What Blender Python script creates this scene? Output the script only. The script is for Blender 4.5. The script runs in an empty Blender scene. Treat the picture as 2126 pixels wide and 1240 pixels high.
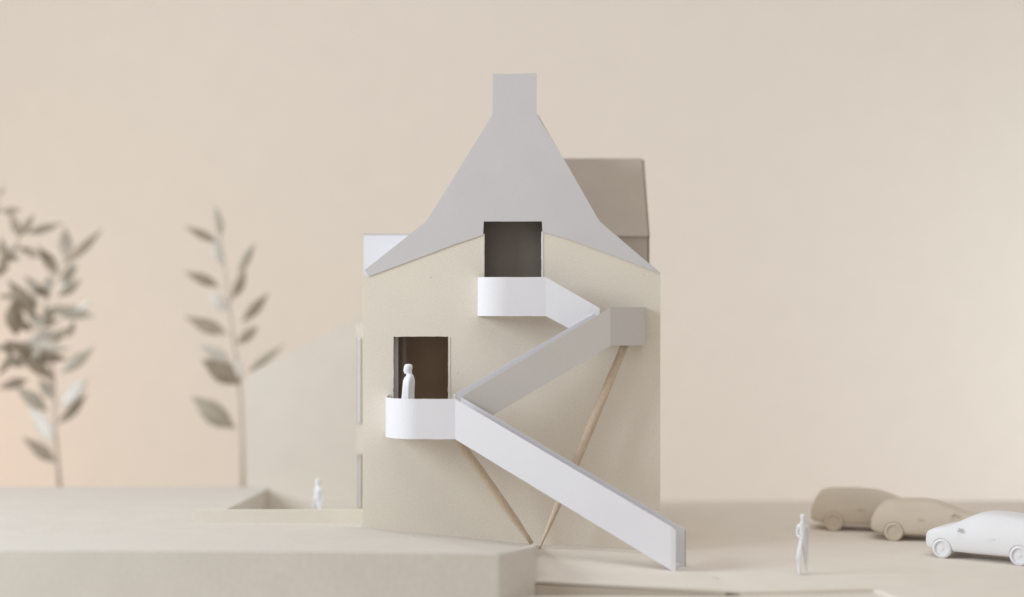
import bpy, bmesh, math, random
from mathutils import Vector, Matrix, noise
random.seed(7)
S = 0.01                      # everything below is written in centimetres
CAMZ = 15.8                   # camera height above the model's ground sheet (cm)
F = 3333.0                    # focal length in photo pixels
C = bpy.context.scene.collection
scene = bpy.context.scene

# ------------------------------------------------------------------ camera
cam = bpy.data.cameras.new('camera'); camo = bpy.data.objects.new('camera', cam); C.objects.link(camo)
camo.location = (0, -100*S, CAMZ*S); camo.rotation_euler = (math.radians(90), 0, 0)
cam.sensor_width = 36.0; cam.lens = F/2126*36
cam.clip_start = 0.02; cam.clip_end = 20
cam.dof.use_dof = True; cam.dof.focus_distance = 0.98; cam.dof.aperture_fstop = 2.6
cam.dof.aperture_blades = 0
scene.camera = camo

# ------------------------------------------------------------------ light (indoors, soft window from the left)
w = bpy.data.worlds.new("World"); scene.world = w; w.use_nodes = True
bg = w.node_tree.nodes['Background']; bg.inputs[0].default_value = (1.0, .925, .84, 1); bg.inputs[1].default_value = 0.44
def area(name, loc, target, sx, sy, power, col):
    l = bpy.data.lights.new(name, 'AREA'); l.shape = 'RECTANGLE'; l.size = sx*S; l.size_y = sy*S
    l.energy = power; l.color = col
    o = bpy.data.objects.new(name, l); C.objects.link(o)
    o.location = Vector(loc)*S
    d = (Vector(target)-Vector(loc)).normalized()
    o.rotation_euler = d.to_track_quat('-Z', 'Y').to_euler()
    return o
area('window_light', (-102, -40, 52), (0, -8, 4), 52, 46, 10.1, (.85, .94, 1.0))      # soft window, left and a little in front
area('warm_lamp', (-84, 68, -2), (-44, 98, 4), 30, 12, .42, (1, .52, .26))            # warm glow low on the backdrop's left
area('backdrop_fill', (104, 52, 6), (36, 99, -4), 40, 50, 2.3, (.84, .92, 1.0))        # added cool fill to brighten the backdrop's right, no real source
area('overhead_fill', (0, -60, 150), (0, 10, 0), 160, 120, 7.0, (.95, .98, 1.0))        # added overhead fill, stands in for ceiling bounce
scene.view_settings.view_transform = 'Standard'; scene.view_settings.look = 'None'
scene.view_settings.exposure = 0.05; scene.view_settings.gamma = 1
scene.render.engine = 'CYCLES'
scene.cycles.max_bounces = 8; scene.cycles.diffuse_bounces = 5

# ------------------------------------------------------------------ helpers
def P(px, py, d):             # a point of the model seen at photo pixel px,py, d cm from the lens
    return Vector(((px-1063)*d/F, d-100, CAMZ-(py-620)*d/F))
def G(px, py, z=0.0):         # point on the level z seen at the pixel
    return P(px, py, (CAMZ-z)*F/(py-620))
ORG = {}
def tag(o, label=None, cat=None, group=None, kind=None):
    for k, v in (('label', label), ('category', cat), ('group', group), ('kind', kind)):
        if v: o[k] = v
    return o
def thing(name, loc, label, cat, group=None, rz=0):
    o = bpy.data.objects.new(name, None); C.objects.link(o); o.location = Vector(loc)*S
    o.rotation_euler = (0, 0, rz); o.empty_display_size = .01
    ORG[o] = Vector(loc); return tag(o, label, cat, group)
def origin(p):
    return ORG.get(p, Vector((0, 0, 0)))
def obj(name, V, Fc, m, parent=None, smooth=False, local=False, org=None):
    """V in cm world coordinates (or relative to the parent's origin with local=True)"""
    me = bpy.data.meshes.new(name)
    o0 = org if org is not None else (origin(parent) if (parent is not None and not local) else Vector((0, 0, 0)))
    me.from_pydata([tuple((Vector(v)-o0)*S) for v in V], [], Fc); me.update()
    bm = bmesh.new(); bm.from_mesh(me); bmesh.ops.recalc_face_normals(bm, faces=bm.faces); bm.to_mesh(me); bm.free()
    if smooth:
        for p in me.polygons: p.use_smooth = True
    me.materials.append(m)
    o = bpy.data.objects.new(name, me); C.objects.link(o)
    if parent is not None: o.parent = parent
    if org is not None and parent is None: o.location = o0*S
    ORG[o] = o0
    return o
def merge(*lst):
    V, Fc = [], []
    for v, f in lst:
        n = len(V); V += list(v); Fc += [tuple(i+n for i in q) for q in f]
    return V, Fc
def box(x0, x1, y0, y1, z0, z1):
    V = [(x, y, z) for x in (x0, x1) for y in (y0, y1) for z in (z0, z1)]
    return V, [(0,1,3,2),(4,6,7,5),(0,4,5,1),(2,3,7,6),(0,2,6,4),(1,5,7,3)]
def ribbon(pts, th):
    """upright strip of paper through (x, y, ztop, zbot) stations, thickness th"""
    n = len(pts); L, R = [], []
    for i in range(n):
        a = pts[max(i-1, 0)]; b = pts[min(i+1, n-1)]; p = pts[i]
        if 0 < i < n-1:
            t1 = Vector((p[0]-a[0], p[1]-a[1])).normalized(); t2 = Vector((b[0]-p[0], b[1]-p[1])).normalized()
            t = (t1+t2); t = t.normalized() if t.length > .2 else t1
        else: t = Vector((b[0]-a[0], b[1]-a[1])).normalized()
        nrm = Vector((-t.y, t.x))*th/2
        L.append((p[0]+nrm.x, p[1]+nrm.y)); R.append((p[0]-nrm.x, p[1]-nrm.y))
    V = []
    for i, p in enumerate(pts):
        V += [(*L[i], p[2]), (*R[i], p[2]), (*R[i], p[3]), (*L[i], p[3])]
    Fc = []
    for i in range(n-1):
        a = 4*i; b = a+4
        for k in range(4): Fc.append((a+k, a+(k+1) % 4, b+(k+1) % 4, b+k))
    Fc += [(0,1,2,3), (4*n-4, 4*n-1, 4*n-2, 4*n-3)]
    return V, Fc
def subdiv_ribbon(pts, step=.6, rough=.012):
    out = []
    for i in range(len(pts)-1):
        a, b = pts[i], pts[i+1]; L = math.hypot(b[0]-a[0], b[1]-a[1]); n = max(1, int(L/step))
        for k in range(n):
            t = k/n; q = [a[j]+(b[j]-a[j])*t for j in range(4)]
            if k: q[2] += random.uniform(-rough, rough)*.6; q[3] += random.uniform(-rough, rough)
            out.append(tuple(q))
    out.append(tuple(pts[-1])); return out
def sheet(name, outline, holes, y, th, m, parent, rough=0.0, step=.35):
    """upright board in the xz plane: outline and holes as (x, z) lists; front face at y, back at y+th"""
    bm = bmesh.new()
    def ring(pts, rg):
        q = []
        for i in range(len(pts)):
            a = Vector(pts[i]); b = Vector(pts[(i+1) % len(pts)]); n = max(1, int((b-a).length/step)) if rg else 1
            for k in range(n):
                p = a.lerp(b, k/n)
                if k:
                    nn = Vector((-(b-a).y, (b-a).x)).normalized(); p = p+nn*random.gauss(0, rg)
                q.append(p)
        vs = [bm.verts.new((p.x, y, p.y)) for p in q]
        return [bm.edges.new((vs[i], vs[(i+1) % len(vs)])) for i in range(len(vs))]
    E = ring(outline, rough*.5)
    for h in holes: E += ring(h, rough)
    bmesh.ops.triangle_fill(bm, use_beauty=True, edges=E)
    g = bmesh.ops.extrude_face_region(bm, geom=bm.faces[:])
    for v in [e for e in g['geom'] if isinstance(e, bmesh.types.BMVert)]: v.co.y += th
    bm.verts.index_update()
    V = [tuple(v.co) for v in bm.verts]; Fc = [tuple(v.index for v in f.verts) for f in bm.faces]
    bm.free()
    return obj(name, V, Fc, m, parent)
def tube(pts, radii, seg=8, wob=0, flat=1.0):
    V, Fc = [], []; n = len(pts)
    for i, p in enumerate(pts):
        p = Vector(p); t = (Vector(pts[min(i+1, n-1)])-Vector(pts[max(i-1, 0)])).normalized()
        a = t.cross(Vector((0, 1, 0)));  a = a.normalized() if a.length > .01 else Vector((1, 0, 0))
        b = t.cross(a).normalized()
        for k in range(seg):
            an = 2*math.pi*k/seg; r = radii[i]*(1+random.uniform(-wob, wob))
            V.append(p+a*math.cos(an)*r+b*math.sin(an)*r*flat)
    for i in range(n-1):
        for k in range(seg):
            a0 = i*seg+k; a1 = i*seg+(k+1) % seg
            Fc.append((a0, a1, a1+seg, a0+seg))
    Fc += [tuple(range(seg)), tuple(range(n*seg-1, (n-1)*seg-1, -1))]
    return V, Fc

# ------------------------------------------------------------------ materials
def mat(name, col, rough=.85, grain=.04, gscale=900, bump=.15, bscale=1400, fleck=0.0, fibre=0.0, spec=.25, mottle=.03, wavy=0):
    m = bpy.data.materials.new(name); m.use_nodes = True; nt = m.node_tree; N = nt.nodes; L = nt.links
    b = N['Principled BSDF']; b.inputs['Roughness'].default_value = rough
    b.inputs['Specular IOR Level'].default_value = spec
    tc = N.new('ShaderNodeTexCoord')
    def nz(sc, det=4, vec=None):
        n = N.new('ShaderNodeTexNoise'); n.inputs['Scale'].default_value = sc; n.inputs['Detail'].default_value = det
        L.new(vec or tc.outputs['Object'], n.inputs['Vector']); return n
    def mul(c_in, fac_out, lo, hi, a=.3, z=.7):
        r = N.new('ShaderNodeMapRange'); r.inputs[1].default_value = a; r.inputs[2].default_value = z
        r.inputs[3].default_value = lo; r.inputs[4].default_value = hi; L.new(fac_out, r.inputs[0])
        x = N.new('ShaderNodeMix'); x.data_type = 'RGBA'; x.blend_type = 'MULTIPLY'; x.inputs[0].default_value = 1
        cb = N.new('ShaderNodeCombineColor')
        for k in range(3): L.new(r.outputs[0], cb.inputs[k])
        L.new(c_in, x.inputs[6]); L.new(cb.outputs[0], x.inputs[7]); return x.outputs[2]
    rgb = N.new('ShaderNodeRGB'); rgb.outputs[0].default_value = (*col, 1); c = rgb.outputs[0]
    c = mul(c, nz(gscale).outputs[0], 1-grain, 1+grain)
    c = mul(c, nz(45, 3).outputs[0], 1-mottle, 1+mottle)
    if fibre:
        mp = N.new('ShaderNodeMapping'); mp.inputs['Scale'].default_value = (1, 1, .18); mp.inputs['Rotation'].default_value = (.4, .3, .2)
        L.new(tc.outputs['Object'], mp.inputs[0]); c = mul(c, nz(1500, 6, mp.outputs[0]).outputs[0], 1-fibre, 1+fibre)
    if fleck:
        v = N.new('ShaderNodeTexVoronoi'); v.inputs['Scale'].default_value = 120; L.new(tc.outputs['Object'], v.inputs['Vector'])
        v.inputs['Randomness'].default_value = 1
        sep = N.new('ShaderNodeSeparateColor'); L.new(v.outputs['Color'], sep.inputs[0])
        g = N.new('ShaderNodeMath'); g.operation = 'MULTIPLY_ADD'; g.inputs[1].default_value = .085; g.inputs[2].default_value = -.028
        L.new(sep.outputs[0], g.inputs[0])
        lt = N.new('ShaderNodeMath'); lt.operation = 'SUBTRACT'; L.new(g.outputs[0], lt.inputs[0]); L.new(v.outputs['Distance'], lt.inputs[1])
        c = mul(c, lt.outputs[0], 1, 1-fleck, 0.0, .012)
    L.new(c, b.inputs['Base Color'])
    bp = N.new('ShaderNodeBump'); bp.inputs['Strength'].default_value = bump; bp.inputs['Distance'].default_value = .0003
    L.new(nz(bscale, 5).outputs[0], bp.inputs['Height'])
    if wavy:
        b2 = N.new('ShaderNodeBump'); b2.inputs['Strength'].default_value = wavy; b2.inputs['Distance'].default_value = .002
        L.new(nz(28, 2).outputs[0], b2.inputs['Height']); L.new(b2.outputs[0], bp.inputs['Normal'])
    L.new(bp.outputs[0], b.inputs['Normal'])
    return m
BOARD = mat('greyboard', (.75, .69, .605), .9, .045, 800, .2, 1800, fleck=.6, mottle=.015)
TERR = mat('terrace_card', (.64, .598, .55), .85, .04, 500, .3, 1000, fleck=.12, mottle=.02)
YELLOW = mat('yellow_card', (.70, .655, .575), .85, .03, 900, .2, 1200, fleck=.12)
GROUND = mat('ground_card', (.775, .715, .645), .85, .03, 900, .2, 1200, fleck=.12, mottle=.02)
CREAM = mat('cream_card', (.70, .65, .585), .85, .03, 900, .2, 1200, fleck=.12, mottle=.02)
PAPER = mat('white_paper', (.765, .76, .805), .7, .01, 900, .05, 1600, mottle=.01, wavy=.08)
GREY = mat('grey_paper', (.605, .59, .605), .75, .012, 900, .08, 1500, mottle=.014, wavy=.10)
WARMGREY_SHADE = mat('warm_grey_shade_paper', (.57, .543, .52), .75, .015, 900, .08, 1500, fleck=.2, mottle=.015)  # grey for small tabs; on middle flight and right landing, shade painted in
TAUPE_SHADE = mat('taupe_shade_board', (.50, .44, .375), .85, .03, 900, .15, 1300)  # dark card tone; on the rear wing it carries painted shadow
EDGE = mat('cut_edge', (.30, .25, .20), .9)
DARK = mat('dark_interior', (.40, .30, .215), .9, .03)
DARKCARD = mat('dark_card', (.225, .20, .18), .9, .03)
PLASTIC = mat('white_plastic', (.78, .78, .81), .5, .008, 600, .08, 900, mottle=.01, spec=.4)
TAN = mat('tan_resin', (.66, .58, .485), .7, .01, 600, .08, 900)
WOOD = mat('wooden_stick', (.60, .49, .38), .75, .05, 500, .15, 700, fibre=.12)
LEAF_D = mat('dry_leaf', (.31, .26, .205), .8, .15, 300, .3, 300, mottle=.15)
LEAF_M = mat('sage_leaf', (.44, .40, .34), .8, .12, 300, .3, 300, mottle=.12)
LEAF_P = mat('pale_leaf', (.74, .71, .665), .8, .06, 300, .3, 300, mottle=.08)
STEM = mat('dry_stem', (.50, .43, .37), .8, .15, 300, .3, 300)
BACK = mat('backdrop_paper', (.815, .748, .672), .95, .008, 60, .03, 300, mottle=.01)

# ------------------------------------------------------------------ the setting: backdrop sweep, base board
def sweep():
    prof = [(-140, -48), (64, -48)]
    R = 35
    for k in range(1, 13):
        a = k/12*math.pi/2; prof.append((64+R*math.sin(a), -48+R*(1-math.cos(a))))
    prof.append((64+R, 170))
    V, Fc = [], []
    for y, z in prof: V += [(-260, y, z), (260, y, z)]
    for i in range(len(prof)-1): a = 2*i; Fc.append((a, a+1, a+3, a+2))
    o = obj('backdrop', V, Fc, BACK, smooth=True); tag(o, kind='structure'); return o
sweep()
ZL = -.22                     # lower sheet
gp = [(-62, -70), (72, -70), (72, 25.6), (8.0, 25.6), (8.0, 34.8), (-62, 34.8)]
tag(obj('ground', [(x, y, ZL) for x, y in gp]+[(x, y, -2.2) for x, y in gp], [tuple(range(6)), tuple(range(11, 5, -1))]+[(i, (i+1) % 6, 6+(i+1) % 6, 6+i) for i in range(6)], CREAM), kind='structure')
tag(obj('plinth', *box(-58, 68, -66, 24, -47.9, -2.21), CREAM), kind='structure')
def slab(name, pts, ztop, zbot, m, parent=None):
    n = len(pts)
    V = [(p[0], p[1], ztop) for p in pts]+[(p[0], p[1], zbot) for p in pts]
    Fc = [tuple(range(n)), tuple(range(2*n-1, n-1, -1))]+[(i, (i+1) % n, n+(i+1) % n, n+i) for i in range(n)]
    return obj(name, V, Fc, m, parent)
a1 = G(1540, 1228.5); a2 = G(1815, 1222.5); a3 = G(1862, 1240); dd = (a3-a2)
a4 = a3+dd*6
o = slab('car_park', [(9.4, 8), (9.4, -8.5), (a1.x-.05, a1.y), (a2.x, a2.y), (a4.x, a4.y), (70, a4.y), (70, 25.4), (9.4, 25.4)], 0, ZL+.002, GROUND); tag(o, kind='structure')
# sloping lane in front of the house: warped plate on a closed base
r0 = P(1113, 1204, 86.55); r0.x = 1.262; r1 = Vector((a1.x, a1.y, .012)); r2 = G(1492, 1200, .01); r3 = G(1425, 1184, .015); r4 = Vector((9.42, .0, .02)); r5 = Vector((1.37, .0, .5))
top = [r0, r1, r2, r3, r4, r5]
N_ = 10; V = []; Fc = []
# bilinear strips so that the plate bends softly
Lr = [(r0.lerp(r1, i/N_)) for i in range(N_+1)]
Ur = [(r5.lerp(r4, i/N_)) for i in range(N_+1)]
for j in range(N_+1):
    for i in range(N_+1):
        p = Lr[i].lerp(Ur[i], j/N_); V.append(tuple(p))
q = lambda i, j: j*(N_+1)+i
for j in range(N_):
    for i in range(N_): Fc.append((q(i, j), q(i+1, j), q(i+1, j+1), q(i, j+1)))
rim = [q(i, 0) for i in range(N_+1)]+[q(N_, j) for j in range(1, N_+1)]+[q(i, N_) for i in range(N_-1, -1, -1)]+[q(0, j) for j in range(N_-1, 0, -1)]
b0 = len(V)
TH = .13
for k in rim: V.append((V[k][0], V[k][1], V[k][2]-TH))
nr = len(rim)
for k in range(nr): Fc.append((rim[k], rim[(k+1) % nr], b0+(k+1) % nr, b0+k))
Fc.append(tuple(range(b0, b0+nr)))
tag(obj('lane', V, Fc, GROUND), kind='structure')
# recessed support board under the lane's front edge
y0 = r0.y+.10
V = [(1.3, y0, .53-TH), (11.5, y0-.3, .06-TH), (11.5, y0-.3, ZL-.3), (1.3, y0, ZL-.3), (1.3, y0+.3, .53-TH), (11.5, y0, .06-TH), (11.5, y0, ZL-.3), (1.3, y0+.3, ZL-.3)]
tag(obj('lane_edge', V, [(0,1,2,3),(4,7,6,5),(0,4,5,1),(3,2,6,7),(0,3,7,4),(1,5,6,2)], TAUPE_SHADE), kind='structure')
# thin strip along the foot of the house and the scored slit beside the stair foot
def lane_z(x, y):
    f = min(max((x-1.3)/8.1, 0), 1); a = .5+(.02-.5)*f
    return a
V = []
for i in range(9):
    x = 1.5+i*7.6/8; y = -1.25
    V += [(x, y, lane_z(x, y)+.045), (x, -.02, lane_z(x, 0)+.05), (x, y, lane_z(x, y)-.05), (x, -.02, lane_z(x, 0)-.05)]
Fc = []
for i in range(8):
    a = 4*i; Fc += [(a, a+4, a+5, a+1), (a+2, a+3, a+7, a+6), (a, a+2, a+6, a+4), (a+1, a+5, a+7, a+3)]
Fc += [(0, 1, 3, 2), (32, 34, 35, 33)]
tag(obj('pavement', V, Fc, CREAM), kind='structure')
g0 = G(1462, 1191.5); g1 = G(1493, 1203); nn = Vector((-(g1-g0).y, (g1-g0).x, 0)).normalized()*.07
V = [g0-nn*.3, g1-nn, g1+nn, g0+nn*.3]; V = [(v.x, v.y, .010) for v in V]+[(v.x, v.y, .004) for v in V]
tag(obj('joint', V, [(0,1,2,3),(7,6,5,4),(0,4,5,1),(1,5,6,2),(2,6,7,3),(3,7,4,0)], TAUPE_SHADE), kind='structure')

# raised terrace (left) with the sunken courtyard cut out
cC = P(1035, 1150, 84.9); cE = P(1112, 1133, 86.6)
yl = P(0, 1143, 85.1); ym = P(700, 1146.5, 84.9); yk = P(880, 1148.5, 84.9)
tv = [(-60, yl.y, yl.z+.02), (-19.8, -15.0, yl.z), (ym.x, ym.y, ym.z), tuple(cC), tuple(cE), (1.36, .06, .5), (-9.33, .06, 1.55),
      (-9.33, 2, 1.55), (-19.8, 2, 1.55), (-18.3, 20, 1.55), (-18.3, 21.4, 1.55), (-60, 21.4, 1.55), (-60, 2, 1.55), (yk.x, yk.y, yk.z)]
tf = [(0,1,12), (1,8,12), (1,2,8), (2,6,8), (6,7,8), (2,13,6), (13,3,6), (3,5,6), (3,4,5), (12,8,9), (12,9,11), (9,10,11)]
rimt = [0,1,2,13,3,4,5,6,7,8,9,10,11,12]
V = [tuple(v) for v in tv]; Fc = list(tf); b0 = len(V)
for k in rimt: V.append((V[k][0], V[k][1], ZL+.002))
n = len(rimt)
for k in range(n): Fc.append((rimt[k], rimt[(k+1) % n], b0+(k+1) % n, b0+k))
ter = obj('terrace', V, Fc, TERR); tag(ter, kind='structure')
bv = ter.modifiers.new('bevel', 'BEVEL'); bv.width = .025*S; bv.segments = 2; bv.limit_method = 'ANGLE'; bv.angle_limit = math.radians(50)

# low wall in front of the courtyard and the falling retaining wall behind it
t = thing('low_wall', (-14.5, 2, 1.55), 'low cream card wall along the near side of the sunken courtyard, left of the house', 'wall')
obj('wall_panel', *box(-20.25, -9.36, 1.9, 2.2, .0, P(0, 1058.5, 102).z), YELLOW, t)
t = thing('retaining_wall', (-15.5, 20, 0), 'sloping card retaining wall at the back of the courtyard behind the standing figurine', 'wall')
V = [(-18.29, 20, 1.58), (-14.9, 20, .35), (-9.4, 20, .1), (-9.4, 20, ZL+.003), (-18.29, 20, ZL+.003)]
V += [(x, y+.25, z) for x, y, z in V]
obj('wall_panel', V, [(0,1,2,3,4), (9,8,7,6,5)]+[(i, (i+1) % 5, 5+(i+1) % 5, 5+i) for i in range(5)], CREAM, t)

# ------------------------------------------------------------------ blurred neighbouring gable house
hb = thing('neighbour_house', (-9, 31, ZL), 'plain cream gable house, blurred, behind the sunken courtyard', 'house')
def px2(px, py, d): p = P(px, py, d); return (p.x, p.z)
og = [px2(510, 1060, 129), px2(510, 783, 129), px2(735, 664, 129), px2(800, 632, 129), px2(1000, 745, 129), px2(1000, 1060, 129)]
og[0] = (og[0][0], ZL+.002); og[-1] = (og[-1][0], ZL+.002)
sheet('gable_wall', og, [], 29, .2, CREAM, hb)
sheet('gable_wall', og, [], 34, .2, CREAM, hb)
obj('side_wall', *box(og[1][0], og[1][0]+.2, 29.2, 34, ZL+.002, og[1][1]), CREAM, hb)
def slope(a, b, y0, y1, th=.15):
    V = [(a[0], y0, a[1]), (b[0], y0, b[1]), (b[0], y1, b[1]), (a[0], y1, a[1])]
    V += [(x, y, z+th) for x, y, z in V]
    return V, [(0,1,2,3),(7,6,5,4),(0,4,5,1),(1,5,6,2),(2,6,7,3),(3,7,4,0)]
obj('roof_panel', *slope((og[1][0], og[1][1]-.15), (og[3][0], og[3][1]-.15), 29.22, 33.9, .05), CREAM, hb)
obj('roof_panel', *slope((og[3][0], og[3][1]-.15), (og[4][0], og[4][1]-.15), 29.22, 33.9, .05), CREAM, hb)

# ------------------------------------------------------------------ the house
H = thing('house', (0, 6, 0), 'large card house with grey bell shaped gable, tall chimney and zigzag white stair', 'house')
D0 = 100.0
q1 = lambda px, py: px2(px, py, D0)
sil = [q1(1371, 567), q1(1243, 458), q1(1114, 240)]
zbl, zbr = .9, ZL+.004
wall = [q1(753, 1110), (q1(1371, 567)[0], ZL+.003), q1(1371, 567), q1(1246, 462), q1(1128, 462), q1(1000, 462), q1(888, 461), q1(757.5, 566), ]
wall[0] = (q1(752.5, 0)[0], ZL+.003)
wall[-1] = q1(753.5, 570)
up = [q1(1006, 461.9), q1(1124, 461.9), q1(1124, 642), q1(1006, 642)]
# the wall stops under the gable sheet: the upper opening is a notch in the wall and a hole shared with the sheet
wall = [wall[0], wall[1], q1(1371, 568), q1(1175, 494), q1(1126, 481), q1(1124, 481), q1(1124, 642), q1(1006, 642), q1(1006, 485), q1(1003, 486), q1(882, 530), q1(762, 573.5), q1(754, 570)]
low = [q1(817, 699), q1(930.5, 699), q1(930.5, 884), q1(817, 884)]
sheet('front_wall', wall, [low], 0.0, .22, BOARD, H, rough=.012, step=.22)
# grey gable sheet, 1 mm proud of the wall
roof = [q1(757, 561), q1(766, 574), q1(882, 531), q1(950, 505.5), q1(1003, 488), q1(1004.5, 460), q1(1125, 460), q1(1126, 482), q1(1176, 495.5), q1(1268, 529), q1(1371.5, 568.5), q1(1246, 461), q1(1241, 454), q1(1178, 343), q1(1114.5, 238), q1(1022.5, 238), q1(965, 333), q1(889, 456), q1(882, 462)]
R_ = sheet('gable_roof', roof, [], -.06, .10, GREY, H, rough=.006, step=.3)
chi = [q1(1022.5, 238), q1(1114.5, 238), q1(1114.5, 152.3), q1(1060, 154), q1(1023.5, 153.5)]
sheet('chimney', chi, [], -.06, .10, GREY, R_)
obj('chimney_shaft', *box(chi[0][0]+.05, chi[1][0]-.05, .045, 2.3, 27.0, chi[2][1]-.12), GREY, R_)
# swept roof skins behind the sheet
skin = [q1(1371, 567.5), q1(1244, 459), q1(1116, 238)]
skinL = [q1(757.5, 562), q1(885.5, 459), q1(1022, 239)]
def swept(pts, y0, y1, th, sgn):
    V, Fc = [], []
    for (x, z) in pts:
        V += [(x, y0, z), (x, y1, z), (x-sgn*th, y1, z-.04), (x-sgn*th, y0, z-.04)]
    for i in range(len(pts)-1):
        a = 4*i
        for k in range(4): Fc.append((a+k, a+(k+1) % 4, a+4+(k+1) % 4, a+4+k))
    Fc += [(0,1,2,3), tuple(range(len(V)-4, len(V)))]
    return V, Fc
obj('roof_skin', *swept([(x+.03, z+.0) for x, z in skin], .05, 13.5, .15, 1), GREY, H)
obj('roof_skin', *swept(skinL, .05, 13.5, .15, -1), GREY, H)
obj('roof_cap', *box(q1(1022, 0)[0]+.02, q1(1114, 0)[0]+.02, .05, 13.5, q1(0, 241)[1]-.15, q1(0, 241)[1]), GREY, H)
# side, rear walls
xl, xr = q1(752.5, 0)[0], q1(1371, 0)[0]
obj('side_wall', *box(xl, xl+.22, .222, 13.5, ZL+.003, q1(0, 575)[1]), BOARD, H)
obj('side_wall', *box(xr-.22, xr, .222, 13.5, ZL+.003, q1(0, 570)[1]), BOARD, H)
sheet('rear_wall', [(xl+.22, ZL+.003), (xr-.22, ZL+.003), (xr-.22, 17.1), (5.3, 20.3), (1.5, 26.8), (-1.2, 26.8), (-5.3, 20.2), (xl+.22, 17.1)], [], 13.25, .22, BOARD, H)
# floors and inner partitions seen through the two openings
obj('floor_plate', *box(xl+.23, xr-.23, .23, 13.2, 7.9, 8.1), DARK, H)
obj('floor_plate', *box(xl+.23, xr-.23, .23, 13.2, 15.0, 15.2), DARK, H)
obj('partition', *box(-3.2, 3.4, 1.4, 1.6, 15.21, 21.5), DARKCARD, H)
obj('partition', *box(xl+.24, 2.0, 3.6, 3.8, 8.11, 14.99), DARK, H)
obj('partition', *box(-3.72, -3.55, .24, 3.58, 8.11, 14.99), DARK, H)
gl = mat('glossy_strip', (.55, .55, .57), .3)
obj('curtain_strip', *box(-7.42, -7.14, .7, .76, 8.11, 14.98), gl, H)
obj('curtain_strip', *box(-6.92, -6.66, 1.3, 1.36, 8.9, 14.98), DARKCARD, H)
# pale trims of the openings (cut card edges)
def trim(x0, x1, z0, z1, y=-.085, t=.03, m=CREAM):
    n = max(2, int(max(x1-x0, z1-z0)/.25)); V, Fc = [], []
    vert = (z1-z0) > (x1-x0)
    for i in range(n+1):
        f = i/n; j1 = random.gauss(0, .010); j2 = random.gauss(0, .010)
        if vert: z = z0+(z1-z0)*f; V += [(x0+j1, y, z), (x1+j2, y, z), (x1+j2, y+t, z), (x0+j1, y+t, z)]
        else: x = x0+(x1-x0)*f; V += [(x, y, z0+j1), (x, y, z1+j2), (x, y+t, z1+j2), (x, y+t, z0+j1)]
    for i in range(n):
        a = 4*i
        for k in range(4): Fc.append((a+k, a+(k+1) % 4, a+4+(k+1) % 4, a+4+k))
    Fc += [(0,1,2,3), (4*n, 4*n+3, 4*n+2, 4*n+1)]
    return V, Fc
obj('opening_trim', *trim(q1(930.6, 0)[0], q1(934.5, 0)[0], 8.1, q1(0, 700)[1], y=-.03, t=.04), CREAM, H)
obj('opening_trim', *trim(q1(1124.3, 0)[0], q1(1127.5, 0)[0], q1(0, 640)[1], q1(0, 483)[1], y=-.03, t=.04), PAPER, H)
obj('opening_trim', *trim(q1(1002.2, 0)[0], q1(1005.6, 0)[0], q1(0, 640)[1], q1(0, 489)[1], y=-.03, t=.04), CREAM, H)

# rear wing, right: steep roof facing the camera, front gable's shadow painted in as taupe, gable board on its edge, wall under the eave
A = P(1090, 332, 109.9); B = P(1333, 331.5, 109.9); E = P(1345.5, 490, 105.2); Dd = P(1090, 490, 105.2)
def quad_plate(a, b, c, d, th):
    n = (b-a).cross(d-a).normalized()
    if n.y < 0: n = -n
    V = [a, b, c, d]+[v+n*th for v in (a, b, c, d)]
    return V, [(0,1,2,3),(7,6,5,4),(0,4,5,1),(1,5,6,2),(2,6,7,3),(3,7,4,0)]
Wg = obj('wing_roof', *quad_plate(A, B, E, Dd, .18), TAUPE_SHADE, H)
B2 = B+Vector((.0, 0, 0)); 
obj('gable_edge', *quad_plate(B+Vector((.003, .0, .02)), B+Vector((.14, .02, -.03)), E+Vector((.12, .02, -.06)), E+Vector((.003, 0, 0)), .2), EDGE, H)
A3 = A+Vector((0, 9.4, 0)); 
obj('wing_roof', *quad_plate(A+Vector((0, .2, 0)), B+Vector((0, .2, 0)), Vector((E.x, 14.8, E.z)), Vector((Dd.x, 14.8, Dd.z)), .18), TAUPE_SHADE, H)
obj('wing_wall', *box(1.5, E.x-.02, 5.35, 5.55, 8, E.z-.06), TAUPE_SHADE, H)
V = [(E.x, 5.36, ZL+.003), (E.x, 5.36, E.z-.1), (B.x, 9.9, B.z-.2), (E.x, 14.7, E.z-.1), (E.x, 14.7, ZL+.003)]
V += [(x+.10, y, z) for x, y, z in V]
obj('wing_gable_wall', V, [(0,1,2,3,4), (9,8,7,6,5)]+[(i, (i+1) % 5, 5+(i+1) % 5, 5+i) for i in range(5)], EDGE, H)
# white dormer box behind the left eave
dz = P(755, 487.5, 104).z; dx = P(755, 487.5, 104).x
dm = obj('dormer', *box(dx, -4.4, 4.0, 4.12, 15.8, dz), PAPER, H)
obj('side_panel', *box(dx, dx+.12, 4.122, 11, 15.8, dz), PAPER, dm)
obj('cover', *box(dx-.03, -4.3, 3.97, 11, dz+.001, dz+.07), WARMGREY_SHADE, dm)
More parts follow.
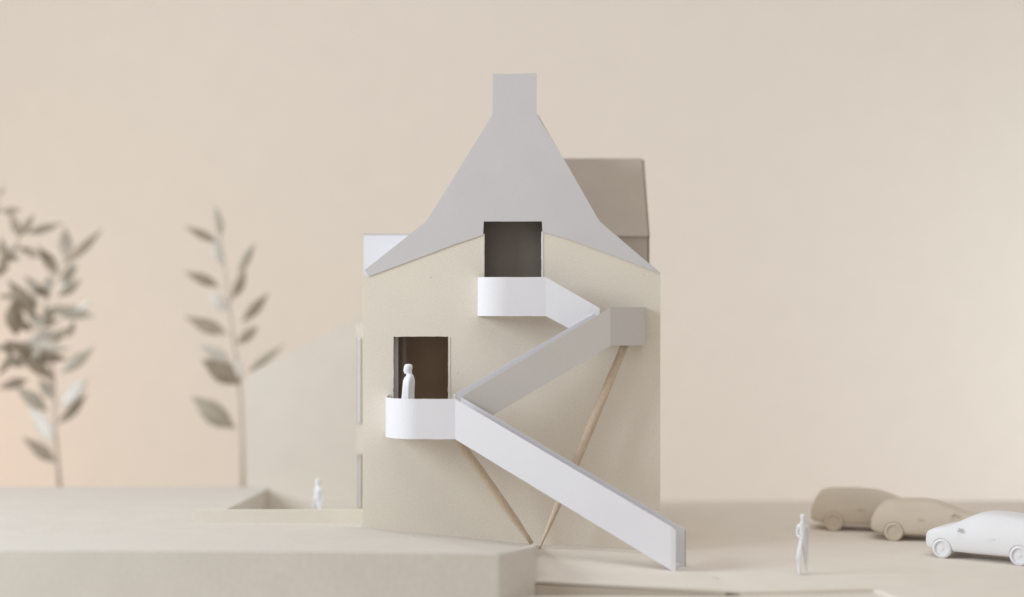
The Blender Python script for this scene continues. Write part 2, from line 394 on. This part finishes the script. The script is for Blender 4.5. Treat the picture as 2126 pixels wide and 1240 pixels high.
# glazed lean-to on the far left side
wl = obj('side_wing', *box(P(741, 0, 107).x, xl-.01, 6.4, 14, ZL+.003, P(0, 672, 107).z), CREAM, H)
for (u0, u1, v0, v1) in ((741.5, 747.5, 701, 878), (743, 748, 948, 1052)):
    p0 = P(u0, v1, 106.3); p1 = P(u1, v0, 106.3)
    wn = obj('window', *box(p0.x, p1.x, 6.25, 6.33, p0.z, p1.z), PAPER, wl)
    wn2 = obj('window_edge', *box(p0.x-.05, p0.x-.002, 6.2, 6.38, p0.z, p1.z), GREY, wl)
p0 = P(740, 946, 106.2); p1 = P(750, 942, 106.2)
obj('window_sill', *box(p0.x, p1.x, 5.9, 6.39, p0.z, p1.z), WARMGREY_SHADE, wl)

# ------------------------------------------------------------------ balconies, stair flights (folded paper strips)
TP = .045
def st(px, ty, by, d): a = P(px, ty, d); b = P(px, by, d); return (a.x, a.y, a.z, b.z)
def arc(x0, y0, x1, y1, zt, zb, n=14):
    """quarter ellipse from (x0,y0) going outwards then turning to (x1,y1)"""
    return [(x1-(x1-x0)*math.cos(k/n*math.pi/2), y0-(y0-y1)*math.sin(k/n*math.pi/2), zt, zb) for k in range(n+1)]
# lower balcony
fb = st(945, 828.5, 912, 95.5)
zt, zb = fb[2], fb[3]
strip = [(-7.66, -.03, zt, zb), (-7.66, -1.9, zt, zb)]+arc(-7.66, -2.3, -5.7, fb[1], zt, zb)+[fb]
b1 = obj('balcony', *box(-7.6, fb[0]+.3, -4.3, -.02, 7.9, 8.05), PAPER, H)
# rounded floor outline instead of a plain plate
me = b1.data
pl = [(-7.6, -.02), (-7.6, -2.3)]+[(p[0]+.04, p[1]+.04) for p in arc(-7.62, -2.3, -5.7, fb[1]+.04, 0, 0)]+[(fb[0], fb[1]+.04), (fb[0]+.3, -3.6), (fb[0]+.4, -.02)]
def plate(pl, z0, z1):
    n = len(pl); V = [(x, y, z1) for x, y in pl]+[(x, y, z0) for x, y in pl]
    return V, [tuple(range(n)), tuple(range(2*n-1, n-1, -1))]+[(i, (i+1) % n, n+(i+1) % n, n+i) for i in range(n)]
def remesh(o, VF):
    m = o.data; n = bpy.data.meshes.new(o.name); o0 = ORG[o]
    n.from_pydata([tuple((Vector(v)-o0)*S) for v in VF[0]], [], VF[1]); n.update(); n.materials.append(m.materials[0]); o.data = n
remesh(b1, plate(pl, 7.9, 8.05))
pr = obj('parapet', *ribbon(subdiv_ribbon(strip, .5), TP), PAPER, b1)
# lower flight
lf_end = st(1403, 1101, 1190, 92.4); lf_end = (lf_end[0], lf_end[1], lf_end[2], .03)
Ff = P(957, 824, 96.4); Fb = P(957, 901, 96.4)
fold1 = (Ff.x, Ff.y, Ff.z, Fb.z)
lb = P(1421, 1098, 94.3); lb_end = (lb.x, lb.y, lb.z, .06)
def flight(front, back, n, name='stair_flight'):
    """stepped floor between two parapet lines, each ((x,y,zt,zb) start, end)"""
    V, Fc = [], []
    a, b = front; c, d = back
    for i in range(n):
        for t, top in ((i/n, (i+(b[3] < a[3]))/n), ((i+1)/n, (i+(b[3] < a[3]))/n)):
            fz = a[3]+(b[3]-a[3])*top+.22; bz = c[3]+(d[3]-c[3])*top+.22
            if b[3] > a[3]: fz += (b[3]-a[3])/n; bz += (d[3]-c[3])/n
            for (s, e, z, o) in ((a, b, fz, .035), (c, d, bz, -.035)):
                V.append((s[0]+(e[0]-s[0])*t, s[1]+(e[1]-s[1])*t+o, z))
    for i in range(2*n-1):
        k = 2*i; Fc.append((k, k+1, k+3, k+2))
    m = len(V)
    V += [(a[0], a[1]+.035, a[3]+.1), (c[0], c[1]-.035, a[3]+.1), (b[0], b[1]+.035, max(b[3]+.1, .1)), (d[0], d[1]-.035, max(b[3]+.1, .1))]
    Fc += [(0, 1, m+1, m), (2*2*n-2, 2*2*n-1, m+3, m+2), (m, m+1, m+3, m+2)]
    return V, Fc
front1 = (fb, lf_end); back1 = (fold1, lb_end)
f1 = obj('stair_flight', *flight((fb, (lf_end[0]-.15, lf_end[1], lf_end[2], .0)), (fold1, (lb_end[0]-.15, lb_end[1], lb_end[2], 0)), 42), PAPER, H)
obj('parapet', *ribbon(subdiv_ribbon([(fb[0]+.002, fb[1], fb[2], fb[3]), (lf_end[0]-.28, lf_end[1]+.02, P(1392, 1092.5, 92.45).z, .17), lf_end], .6, .008), TP), PAPER, f1)
obj('parapet', *ribbon(subdiv_ribbon([fold1, lb_end], .6, .008), .05), PAPER, f1)
obj('fold_tab', *ribbon([(lb_end[0]+.02, lb_end[1]-.02, lb_end[2]-.02, .05), (lb_end[0]+.09, lb_end[1]+.05, lb_end[2]-.12, .05)], .03), WARMGREY_SHADE, f1)
tb = P(1410, 1187, 93.0); tc2 = P(1424, 1183.5, 93.7)
obj('foot_tab', [(tb.x-.3, tb.y, .10), (tc2.x, tc2.y, .07), (tc2.x-.1, tc2.y+.7, .07), (tb.x-.4, tb.y+.7, .1), (tb.x-.3, tb.y, .04), (tc2.x, tc2.y, .02), (tc2.x-.1, tc2.y+.7, .02), (tb.x-.4, tb.y+.7, .04)],
    [(0,1,2,3),(7,6,5,4),(0,4,5,1),(1,5,6,2),(2,6,7,3),(3,7,4,0)], PAPER, f1)
# middle flight
mt = P(1268, 638, 97.3); mb = P(1268, 718, 97.3)
mf = (mt.x, mt.y, mt.z, mb.z)
m0 = P(949, 815, 97.3); m1 = P(1244, 645, 98.15)
mb0 = (m0.x, m0.y, m0.z, m0.z-2.25); mb1 = (m1.x, m1.y, m1.z, m1.z-2.2)
f2 = obj('stair_flight', *flight((fold1, mf), (mb0, (mb1[0], mb1[1], mb1[2], mb1[3])), 28), WARMGREY_SHADE, H)
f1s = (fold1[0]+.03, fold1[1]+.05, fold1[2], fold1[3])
obj('parapet', *ribbon(subdiv_ribbon([f1s, mf], .6, .008), .05), WARMGREY_SHADE, f2)  # same white stair paper, its turned-away shade put into the colour
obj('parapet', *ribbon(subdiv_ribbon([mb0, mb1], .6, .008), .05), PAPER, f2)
obj('corner_post', *box(P(941, 0, 97.6).x, P(946, 0, 97.6).x, -2.4, -1.6, P(0, 850, 97.6).z, P(0, 820, 97.6).z), PAPER, f2)
# right landing
b3e = P(1341, 638, 98.0)
r3z = (mt.z, mb.z)
s3 = [(mf[0]+.004, mf[1], *r3z), (b3e.x-.12, b3e.y-.03, *r3z), (b3e.x, b3e.y+.1, *r3z), (b3e.x+.01, -.03, *r3z)]
b3 = obj('balcony', *plate([(mf[0], mf[1]+.04), (b3e.x-.08, b3e.y+.03), (b3e.x-.03, -.02), (mf[0]-.6, -.02), (mf[0]-.6, -1.8)], mb.z+.35, mb.z+.5), WARMGREY_SHADE, H)
obj('parapet', *ribbon(s3, TP), WARMGREY_SHADE, b3)  # landing turned from the window, shade painted into its grey
# upper balcony and flight
u0 = P(1133, 575.5, 98.4); ub = P(1133, 656.5, 98.4); uz = (u0.z, ub.z); ux = P(992, 600, 99).x
s2 = [(ux, -.03, *uz), (ux, -.35, *uz)]+arc(ux, -.4, ux+1.75, u0.y, *uz)+[(u0.x, u0.y, *uz)]
b2 = obj('balcony', *plate([(ux+.06, -.02), (ux+.06, -.4)]+[(p[0]+.05, p[1]+.04) for p in arc(ux, -.4, ux+1.75, u0.y, 0, 0)]+[(u0.x, u0.y+.04), (u0.x+.2, -.02)], uz[1]+.3, uz[1]+.45), PAPER, H)
obj('parapet', *ribbon(subdiv_ribbon(s2, .5), TP), PAPER, b2)
u1 = P(1245, 640, 98.1); u1b = P(1245, 716, 98.1)
us = (u0.x+.003, u0.y, *uz); ue = (u1.x, u1.y, u1.z, u1b.z)
f3 = obj('stair_flight', *flight((us, ue), ((us[0], us[1]+.95, us[2], us[3]), (ue[0], ue[1]+.95, ue[2], ue[3])), 12), PAPER, H)
obj('parapet', *ribbon(subdiv_ribbon([us, ue], .6, .008), TP), PAPER, f3)
# wooden stick props
def stick(a, b, r0, r1, r2, n=16):
    pts, rr = [], []
    for i in range(n+1):
        t = i/n; p = a.lerp(b, t)+Vector((random.uniform(-.008, .008), 0, random.uniform(-.008, .008))); pts.append(p)
        rr.append(r0+(r1-r0)*min(t*2.5, 1) if t < .6 else r1+(r2-r1)*((t-.6)/.4)**1.5)
    V, Fc = tube(pts, rr, 10, .03); return V, Fc
obj('support_post', *stick(P(941, 900, 97.4), P(1104, 1128, 98.9), .25, .27, .13), WOOD, H, smooth=True)
obj('support_post', *stick(P(1299, 712, 98.6), P(1119, 1142, 98.2), .25, .28, .05), WOOD, H, smooth=True)

# ------------------------------------------------------------------ trees: dried twigs
def leaf(base, tip, wd, name, m, parent, bend=.0, tilt=None):
    tip = tip+(tip-base)*.08; wd = wd*1.02
    ax = tip-base; L = ax.length; ax.normalize()
    if tilt is None: tilt = random.uniform(-.9, .9)
    side = Vector((0, 1, 0)).cross(ax).normalized()
    nrm = ax.cross(side).normalized()
    side, nrm = side*math.cos(tilt)+nrm*math.sin(tilt), nrm*math.cos(tilt)-side*math.sin(tilt)
    wd = wd/max(.45, abs(math.cos(tilt)))
    prof = [(0, .03), (.12, .35), (.28, .82), (.45, 1), (.62, .85), (.8, .45), (.92, .18), (1, .02)]
    V, Fc = [], []; th = .03
    for s in (1, -1):
        for (t, h) in prof:
            c = base+ax*L*t+nrm*(bend*L*(t*t)-.0)
            hw = wd/2*h
            for k in (-1, 0, 1):
                V.append(c+side*hw*k+nrm*(abs(k)*hw*.35+s*th*(.3 if k else 1)*.5))
    n = len(prof)*3
    for i in range(len(prof)-1):
        for k in (0, 1):
            a = i*3+k; Fc.append((a, a+1, a+4, a+3)); b = a+n; Fc.append((b, b+3, b+4, b+1))
        for k in (0, 2):
            a = i*3+k; Fc.append((a, a+3, a+3+n, a+n))
    Fc += [(0, 1, 1+n, n), (1, 2, 2+n, 1+n), (n-3, n-2, 2*n-2, 2*n-3), (n-2, n-1, 2*n-1, 2*n-2)]
    return obj(name, V, Fc, m, parent, smooth=True)
def twig(tree, stems, leaves, d, jit):
    Z = lambda x, y, dd: P(x*.548, 360+y*.548, dd)
    for si, (pts, r0, r1) in enumerate(stems):
        q = [Z(x, y, d+(random.uniform(-.6, .6) if i else 0)) for i, (x, y) in enumerate(pts)]
        n = len(q); V, Fc = tube(q, [r0+(r1-r0)*i/(n-1) for i in range(n)], 7, .12)
        obj('trunk' if si == 0 else 'branch', V, Fc, STEM, tree, smooth=True)
    for (bx, by, tx, ty, wd, m) in leaves:
        dd = d+random.uniform(-jit, jit)*.3
        leaf(Z(bx, by, dd), Z(tx, ty, dd+random.uniform(-jit, jit)), wd*.548*d/F, 'leaf', {'d': LEAF_D, 'm': LEAF_M, 'p': LEAF_P}[m], tree, random.uniform(-.08, .08), random.uniform(-.5, .5))
dT = 133.5
t1 = thing('twig_tree', (P(503, 0, dT).x, dT-100, ZL), 'slender sparse dried twig tree standing alone, nearest of the trees to the house', 'tree', 'dried twig trees behind the terrace')
z0y = ((CAMZ-ZL)*F/dT+620-360)/.548
twig(t1, [([(920, z0y), (918, 1000), (912, 860), (904, 780), (893, 680), (880, 600), (870, 520), (862, 430), (848, 340), (836, 250), (824, 180)], .16, .045),
          ([(904, 640), (930, 590), (955, 540)], .05, .03), ([(868, 500), (885, 440), (905, 400)], .05, .03)],
     [(835,250,818,128,34,'m'), (830,264,708,206,32,'d'), (848,352,812,262,38,'p'), (878,478,925,372,42,'d'), (900,385,960,275,32,'m'),
      (832,430,708,378,42,'d'), (868,520,795,455,46,'p'), (915,565,1012,460,42,'d'), (862,608,712,548,52,'d'), (893,648,975,582,40,'d'),
      (880,725,762,655,50,'p'), (912,800,775,712,84,'d'), (935,758,1068,655,30,'m'), (893,968,740,852,76,'m'), (905,830,905,700,30,'p')], dT, 2.0)
t2 = thing('twig_tree', (P(123, 0, dT).x, dT-100, ZL), 'bushy dried twig tree with overlapping grey brown leaves, middle one of the three trees', 'tree', 'dried twig trees behind the terrace')
twig(t2, [([(226, z0y), (218, 1080), (208, 950), (205, 800), (190, 690), (165, 600), (165, 520), (195, 430), (220, 380), (245, 330), (250, 270)], .17, .05),
          ([(205, 800), (130, 730), (70, 695), (35, 660)], .08, .05), ([(70, 695), (30, 720), (0, 765)], .05, .03), ([(165, 600), (110, 580), (70, 600)], .05, .03)],
     [(215,1098,98,1008,50,'d'), (205,1030,110,890,62,'p'), (215,950,328,846,42,'d'), (222,885,330,780,60,'p'), (182,905,68,818,54,'m'),
      (225,762,350,662,46,'m'), (200,778,85,700,52,'d'), (78,692,248,702,48,'d'), (110,632,240,604,54,'p'), (100,650,245,668,46,'m'),
      (120,580,222,560,30,'d'), (190,515,350,540,50,'m'), (290,520,348,486,22,'p'), (250,625,278,565,32,'d'), (140,545,36,412,60,'d'),
      (60,618,48,495,66,'d'), (172,472,98,395,40,'m'), (162,475,185,385,40,'m'), (218,468,302,405,36,'d'), (232,445,272,345,46,'p'),
      (218,390,150,282,50,'d'), (240,345,378,220,38,'d'), (248,325,246,212,50,'m'), (108,782,-5,812,40,'d'), (50,682,-5,765,28,'d'),
      (38,700,26,636,36,'d'), (130,700,60,640,36,'m'), (170,640,120,700,30,'m'), (60,660,150,640,34,'m'), (150,700,40,640,44,'d'), (170,590,100,520,40,'m'), (150,560,230,500,40,'m'), (120,600,60,560,40,'d'), (190,470,130,430,36,'d'), (205,860,150,780,40,'m'), (175,640,250,590,42,'d'), (100,730,20,700,40,'m'), (225,420,290,350,40,'m'), (150,500,80,470,42,'m')], dT, 2.2)
t3 = thing('twig_tree', (P(-70, 0, 132).x, 32, ZL), 'dried twig tree cut off by the left edge, only dark leaf tips in view', 'tree', 'dried twig trees behind the terrace')
z1y = ((CAMZ-ZL)*F/132+620-360)/.548
twig(t3, [([(-128, z1y), (-125, 900), (-110, 700), (-80, 520), (-40, 400), (0, 345), (40, 305), (68, 262), (74, 215), (50, 165), (0, 140)], .17, .05),
          ([(40, 305), (90, 300), (150, 315), (205, 370)], .06, .04), ([(-80, 520), (-30, 470), (20, 465)], .05, .03), ([(-110, 700), (-60, 660), (0, 650)], .05, .03),
          ([(0, 140), (-10, 100), (0, 60)], .05, .03)],
     [(155,318,75,282,34,'d'), (80,328,10,308,26,'m'), (68,242,128,158,32,'d'), (76,244,40,148,32,'d'), (100,228,228,192,32,'m'),
      (70,270,30,300,24,'m'), (0,142,76,138,26,'d'), (14,345,8,248,38,'d'), (-8,395,22,305,42,'d'), (-6,92,10,45,22,'d'), (-10,466,66,464,22,'d'),
      (-15,665,44,653,26,'m'), (-10,330,30,360,36,'d'), (-60,330,-10,280,40,'d'), (-50,150,-5,135,34,'d'), (-120,640,-60,560,50,'d'), (-100,800,-200,730,50,'m')], 132, 2.0)

# ------------------------------------------------------------------ cars
def lerp_tab(tab, t):
    for (a, va), (b, vb) in zip(tab, tab[1:]):
        if t <= b:
            f = (t-a)/(b-a) if b > a else 0; f = max(0, min(1, f)); return va+(vb-va)*f
    return tab[-1][1]
def car(name, front_wheel, rear_wheel, side, sc, m, prof, label, group, hz=1.0, nose=1.0, ws=1.0):
    """front_wheel / rear_wheel: contact points of the two camera-side wheels; side=+1: that side is the car's left"""
    fw, rw = Vector(front_wheel), Vector(rear_wheel); u = (fw-rw); u.z = 0; u.normalize()      # heading
    rz = math.atan2(-u.x, u.y)          # local +y = forward
    half = 1.45*sc*ws; lat = Vector((-u.y, u.x, 0))*side    # towards the visible side
    mid = (fw+rw)/2-lat*half; mid.z = 0
    wb = 2.55*sc
    T = thing(name, tuple(mid), label, 'car', group, rz)
    tops, belts, lows, wid = prof
    st_t = [-4.12, -4.05, -3.9, -3.6, -3.2, -2.8, -2.3, -1.9, -1.5, -1.1, -.7, -.3, .2, .7, 1.2, 1.7, 2.1, 2.5, 2.9, 3.3, 3.65, 3.9, 4.05, 4.1]
    V, Fc = [], []
    for t in st_t:
        zt = lerp_tab(tops, t); zbt = min(lerp_tab(belts, t), zt-.02); zl = lerp_tab(lows, t); wv = lerp_tab(wid, t)
        gh = max(0, min(1, (zt-zbt)/.7)); wr = wv*(.94-.20*gh)
        hp = [(0, zl), (wv*.8, zl), (wv*.95, zl+.12), (wv, zl+(zbt-zl)*.4), (wv*1.0, zl+(zbt-zl)*.72), (wv*.95, zbt), (wr+(wv*.95-wr)*.25, zbt+(zt-zbt)*.72), (wr*.88, zbt+(zt-zbt)*.95), (wr*.5, zt), (0, zt+.015)]
        ring = [(x, t, z) for x, z in hp]+[(-x, t, z) for x, z in hp[-2:0:-1]]
        V += ring
    k = 18
    for i in range(len(st_t)-1):
        for j in range(k): Fc.append((i*k+j, i*k+(j+1) % k, (i+1)*k+(j+1) % k, (i+1)*k+j))
    Fc += [tuple(range(k)), tuple(range(len(V)-1, len(V)-k-1, -1))]
    V = [Vector((v[0]*ws, v[1] if v[1] < 2.6 else 2.6+(v[1]-2.6)*nose, v[2] if v[2] < 1 else 1+(v[2]-1)*hz))*sc for v in V]
    body = obj('body', V, Fc, m, T, smooth=True, local=True)
    # wheel arches
    cut = []
    for y in (-wb, wb):
        for s in (-1, 1):
            n = 24; r = .69*sc; x0, x1 = s*1.2*sc*ws, s*2.2*sc
            vv = [(x, y+r*math.cos(2*math.pi*i/n), .62*sc+r*math.sin(2*math.pi*i/n)) for x in (x0, x1) for i in range(n)]
            ff = [tuple(range(n)), tuple(range(2*n-1, n-1, -1))]+[(i, (i+1) % n, n+(i+1) % n, n+i) for i in range(n)]
            cut.append((vv, ff))
    cu = obj('cutter', *merge(*cut), m, None)
    ss = body.modifiers.new('s', 'SUBSURF'); ss.levels = 1; ss.render_levels = 1
    bo = body.modifiers.new('b', 'BOOLEAN'); bo.object = cu; bo.operation = 'DIFFERENCE'; bo.solver = 'EXACT'
    keep = body.matrix_world.copy(); body.parent = None; body.matrix_world = Matrix.Identity(4)
    dg = bpy.context.evaluated_depsgraph_get(); me = bpy.data.meshes.new_from_object(body.evaluated_get(dg))
    body.modifiers.clear(); body.data = me; body.parent = T; body.matrix_world = Matrix.Identity(4); body.location = (0, 0, 0); body.matrix_basis = Matrix.Identity(4)
    bpy.data.objects.remove(cu)
    try: me.set_sharp_from_angle(angle=math.radians(38))
    except Exception: pass
    for y in (wb, -wb):
        for s in (-1, 1):
            def ringm(prof_, n=32):
                V, Fc = [], []
                for (x, r) in prof_:
                    for i in range(n):
                        a = 2*math.pi*i/n; V.append((s*x*sc*ws, y+r*sc*math.cos(a), .64*sc+r*sc*math.sin(a)))
                for j in range(len(prof_)-1):
                    for i in range(n): Fc.append((j*n+i, j*n+(i+1) % n, (j+1)*n+(i+1) % n, (j+1)*n+i))
                Fc += [tuple(range(n)), tuple(range((len(prof_)-1)*n, len(prof_)*n))]
                return V, Fc
            wv = obj('wheel', *ringm([(1.25, .3), (1.27, .58), (1.32, .64), (1.66, .655), (1.74, .62), (1.76, .49), (1.62, .44)]), m, T, local=True)
            wv.data.set_sharp_from_angle(angle=math.radians(60))
            # rim with five spokes and hub
            parts = [ringm([(1.52, .44), (1.61, .44), (1.61, .40), (1.52, .40)]), ringm([(1.5, .12), (1.66, .12), (1.68, .06)], 12)]
            for q_ in range(5):
                a = 2*math.pi*q_/5+.3; ca, sa = math.cos(a), math.sin(a)
                vv = []
                for (r, hw) in ((.08, .055), (.42, .085)):
                    for x in (1.52, 1.63):
                        for h in (-hw, hw):
                            vv.append((s*x*sc*ws, y+(r*ca-h*sa)*sc, .64*sc+(r*sa+h*ca)*sc))
                parts.append((vv, [(0,1,3,2), (4,6,7,5), (0,4,5,1), (2,3,7,6), (0,2,6,4), (1,5,7,3)]))
            obj('rim', *merge(*parts), m, wv, local=True)
    for s in (-1, 1):
        # mirror: small rounded pod
        c = Vector((s*1.85*ws, 1.35, 1.98))*sc; V, Fc = [], []
        n = 10
        for j in range(7):
            ph = math.pi*j/6
            for i in range(n):
                a = 2*math.pi*i/n; V.append((c.x+.24*sc*math.sin(ph)*math.cos(a), c.y+.13*sc*math.cos(ph), c.z+.15*sc*math.sin(ph)*math.sin(a)))
        for j in range(6):
            for i in range(n): Fc.append((j*n+i, j*n+(i+1) % n, (j+1)*n+(i+1) % n, (j+1)*n+i))
        obj('mirror', V, Fc, m, T, smooth=True, local=True)
        for y in (-.75,):
            x = 1.735*s*ws
            obj('door_handle', *box(min(x*sc, (x+.05*s)*sc), max(x*sc, (x+.05*s)*sc), (y-.2)*sc, (y+.2)*sc, 1.50*sc, 1.58*sc), m, T, local=True)
    return T
hatch = ([(-4.12, 1.2), (-4.0, 1.75), (-3.8, 2.1), (-3.3, 2.72), (-2.8, 2.86), (-1.2, 3.0), (.0, 2.98), (.5, 2.88), (1.1, 2.6), (2.1, 2.12), (2.4, 2.04), (3.3, 1.86), (3.9, 1.66), (4.12, 1.42)],
         [(-4.12, 1.0), (-3.9, 1.75), (-3.0, 1.95), (0, 1.85), (2.1, 1.78), (3.3, 1.76), (3.9, 1.52), (4.12, 1.3)],
         [(-4.12, .72), (-3.8, .50), (-3, .42), (3, .40), (3.8, .48), (4.12, .62)],
         [(-4.12, 1.35), (-3.9, 1.6), (-3.2, 1.72), (0, 1.76), (2.8, 1.74), (3.5, 1.66), (3.9, 1.5), (4.12, 1.32)])
mpv = ([(-4.12, 1.2), (-4.0, 1.9), (-3.75, 2.7), (-3.45, 3.12), (-2.8, 3.22), (-1.2, 3.28), (.2, 3.2), (.9, 2.98), (1.6, 2.6), (2.5, 2.1), (2.8, 2.0), (3.5, 1.75), (3.9, 1.4), (4.12, 1.0)],
       [(-4.12, 1.0), (-3.9, 1.8), (-3.0, 2.0), (0, 1.95), (2.5, 1.9), (3.5, 1.6), (3.9, 1.25), (4.12, .9)],
       hatch[2], hatch[3])
grp = 'toy cars parked in a row on the ground'
wF = G(1957, 1158); wR = G(2120, 1174)
car('parked_car', wF, wR, 1, .93, PLASTIC, hatch, 'white plastic model hatchback cut off by the right edge, nearest of the three cars', grp, 1.06, .80)
wA = P(1731, 1102, 109.3); wA.z = 0; u = Vector((.965, -.262, 0))
car('parked_car', wA+u*5.1, wA, -1, 1.0, TAN, mpv, 'blurred tan brown model people carrier, farthest left of the three parked cars', grp, .79, 1, .88)
wB = P(1853, 1121, 104.8); wB.z = 0
car('parked_car', wB+u*5.0, wB, -1, .95, TAN, hatch, 'blurred tan brown model hatchback half hidden behind the white car', grp, .9, 1, .88)

# ------------------------------------------------------------------ figurines
def skin_person(T, J, E, m, k=2.0):
    """J: name -> (x, y, z, rx, ry) in metres of the real-size person, E: edges; grown with a Skin modifier"""
    names = list(J); idx = {n: i for i, n in enumerate(names)}
    me = bpy.data.meshes.new('person_body'); me.from_pydata([J[n][:3] for n in names], [(idx[a], idx[b]) for a, b in E], [])
    o = bpy.data.objects.new('body', me); C.objects.link(o)
    sk = o.modifiers.new('skin', 'SKIN'); sk.use_smooth_shade = True; sk.branch_smoothing = .6
    for i, n in enumerate(names):
        v = me.skin_vertices[0].data[i]; v.radius = (J[n][3], J[n][4]); v.use_root = (n == 'pelvis')
    sb = o.modifiers.new('sub', 'SUBSURF'); sb.levels = 1; sb.render_levels = 1
    bpy.context.view_layer.update()
    dg = bpy.context.evaluated_depsgraph_get(); me2 = bpy.data.meshes.new_from_object(o.evaluated_get(dg))
    o.modifiers.clear(); o.data = me2
    for v in me2.vertices: v.co *= k*S
    for p in me2.polygons: p.use_smooth = True
    me2.materials.clear(); me2.materials.append(m); o.parent = T
    return o
def standing(face=-1):
    J, E = {}, []; XS = .80
    def ch(prev, *lst):
        for (n, *v) in lst:
            J[n] = v; 
            if prev: E.append((prev, n))
            prev = n
    # x: figure's left-right as seen from camera, y: depth (towards viewer is negative)
    J['pelvis'] = [0, 0, .93, .135, .105]
    ch('pelvis', ('waist', .0, .0, 1.08, .115, .09), ('chest', -.01, -.01, 1.27, .145, .115), ('collar', .0, .0, 1.43, .12, .09), ('neck', .0, -.01, 1.50, .052, .055), ('jaw', -.01, -.02, 1.58, .07, .08), ('skull', -.005, -.01, 1.68, .082, .10), ('crown', 0, 0, 1.745, .055, .065))
    J['nose'] = [-.07, -.075, 1.62, .012, .012]; E.append(('jaw', 'nose'))
    for s, nm in ((-1, 'r'), (1, 'l')):
        ex = s*.205; 
        ch('collar', (nm+'sh', s*.165, .0, 1.41, .062, .062), (nm+'el', ex, .06 if s > 0 else .03, 1.14, .042, .042))
        if s > 0: ch(nm+'el', (nm+'wr', .185, .02, .92, .028, .028), (nm+'pa', .17, .0, .87, .036, .022)); hx, hy, hz, dx = .16, -.01, .83, -.3
        else: ch(nm+'el', (nm+'wr', -.12, -.12, 1.06, .028, .028), (nm+'pa', -.07, -.145, 1.08, .034, .022)); hx, hy, hz, dx = -.03, -.15, 1.09, 1
        for f in range(4):
            if s > 0: a = (hx-.024+.016*f, hy, hz-.0); b = (hx-.03+.018*f, hy-.015, hz-.055+.008*abs(f-1.5))
            else: a = (hx, hy, hz+.024-.016*f); b = (hx+.055-.008*abs(f-1.5), hy+.01, hz+.03-.018*f)
            ch(nm+'pa', (nm+'f%da' % f, *a, .009, .009), (nm+'f%db' % f, *b, .008, .008))
        if s > 0: ch(nm+'pa', (nm+'t', .135, -.03, .85, .010, .010))
        else: ch(nm+'pa', (nm+'t', -.05, -.14, 1.135, .010, .010))
    ch('pelvis', ('rh', -.085, .0, .88, .095, .095), ('rk', -.19, -.07, .50, .058, .06), ('rc', -.15, -.0, .33, .052, .055), ('ra', -.13, .04, .09, .036, .04), ('rt', -.17, -.10, .03, .035, .028), ('rtt', -.20, -.15, .025, .028, .022))
    ch('pelvis', ('lh', .085, .0, .88, .095, .095), ('lk', .10, -.02, .50, .058, .06), ('lc', .12, .01, .33, .052, .055), ('la', .12, .04, .09, .036, .04), ('lt', .08, -.08, .03, .035, .028), ('ltt', .06, -.13, .025, .028, .022))
    for n in J: J[n] = [J[n][0]*XS, J[n][1], J[n][2], J[n][3]*((1.32 if n in ('jaw', 'skull', 'crown') else .98) if J[n][3] > .03 else 1), J[n][4]*((1.3 if n in ('jaw', 'skull', 'crown') else 1.0) if J[n][3] > .03 else 1)]
    return J, E
pm = G(1667, 1193)
T = thing('person', tuple(pm), 'slim white figurine standing alone on open ground, left of the parked white car', 'person')
J, E_ = standing(); skin_person(T, J, E_, PLASTIC)
T.rotation_euler = (0, 0, math.radians(4))
pc = P(661, 1000, 110.5); pc.z = ZL
T = thing('person', tuple(pc), 'small blurred white figurine standing in the sunken courtyard behind the low wall', 'person', rz=math.radians(-38))
skin_person(T, J, E_, PLASTIC, 2.08)
# the figure in a long coat on the lower balcony: one lofted surface
pb = P(848, 800, 98.35); pb.z = 8.05
T = thing('person', tuple(pb), 'white figurine in a long coat on the lower balcony before the dark doorway', 'person')
K = 1/7.6     # the photo's zoomed pixels to real pixels
def coat():
    # (height above floor cm, x of front (left), x of back (right), depth half width) relative to the centre
    rows = [(0.0, -.50, .42, .40), (.3, -.50, .42, .41), (.9, -.47, .39, .41), (1.5, -.43, .37, .42), (2.0, -.385, .37, .43), (2.35, -.355, .39, .46), (2.58, -.325, .40, .47), (2.75, -.25, .36, .44), (2.86, -.14, .32, .36), (2.92, -.12, .27, .28),
            (2.95, -.14, .25, .24), (2.98, -.23, .235, .20), (3.05, -.27, .21, .19), (3.12, -.285, .225, .20), (3.18, -.325, .235, .21), (3.24, -.29, .245, .215), (3.32, -.28, .25, .22), (3.40, -.265, .25, .22), (3.48, -.235, .23, .20), (3.53, -.17, .17, .14), (3.545, -.05, .05, .04)]
    V, Fc = [], []; n = 28
    for j, (z, a, b, dp) in enumerate(rows):
        for i in range(n):
            an = 2*math.pi*i/n; cx = (a+b)/2; rx = (b-a)/2; c = math.cos(an); s = math.sin(an)
            x = cx+rx*c; y = dp*s
            if 2.98 <= z <= 3.25 and c < -.7: y *= .8        # narrower face
            if z in (3.18,) : x = cx+rx*c if c < -.93 else cx+(rx-.03)*c
            if .8 < z < 2.7:                                 # folded arm in the sleeve on the near side
                g = math.exp(-((an-math.radians(275))**2)/.10); g2 = math.exp(-((an-math.radians(85))**2)/.10)
                y -= .10*g; y += .10*g2
                y += .035*math.sin(an*7+z)*(.5 if z > 2 else 1)
            V.append((x, y, z*1.055))
    for j in range(len(rows)-1):
        for i in range(n): Fc.append((j*n+i, j*n+(i+1) % n, (j+1)*n+(i+1) % n, (j+1)*n+i))
    Fc += [tuple(range(n)), tuple(range((len(rows)-1)*n, len(rows)*n))]
    return V, Fc
obj('body', *coat(), PLASTIC, T, smooth=True, local=True)
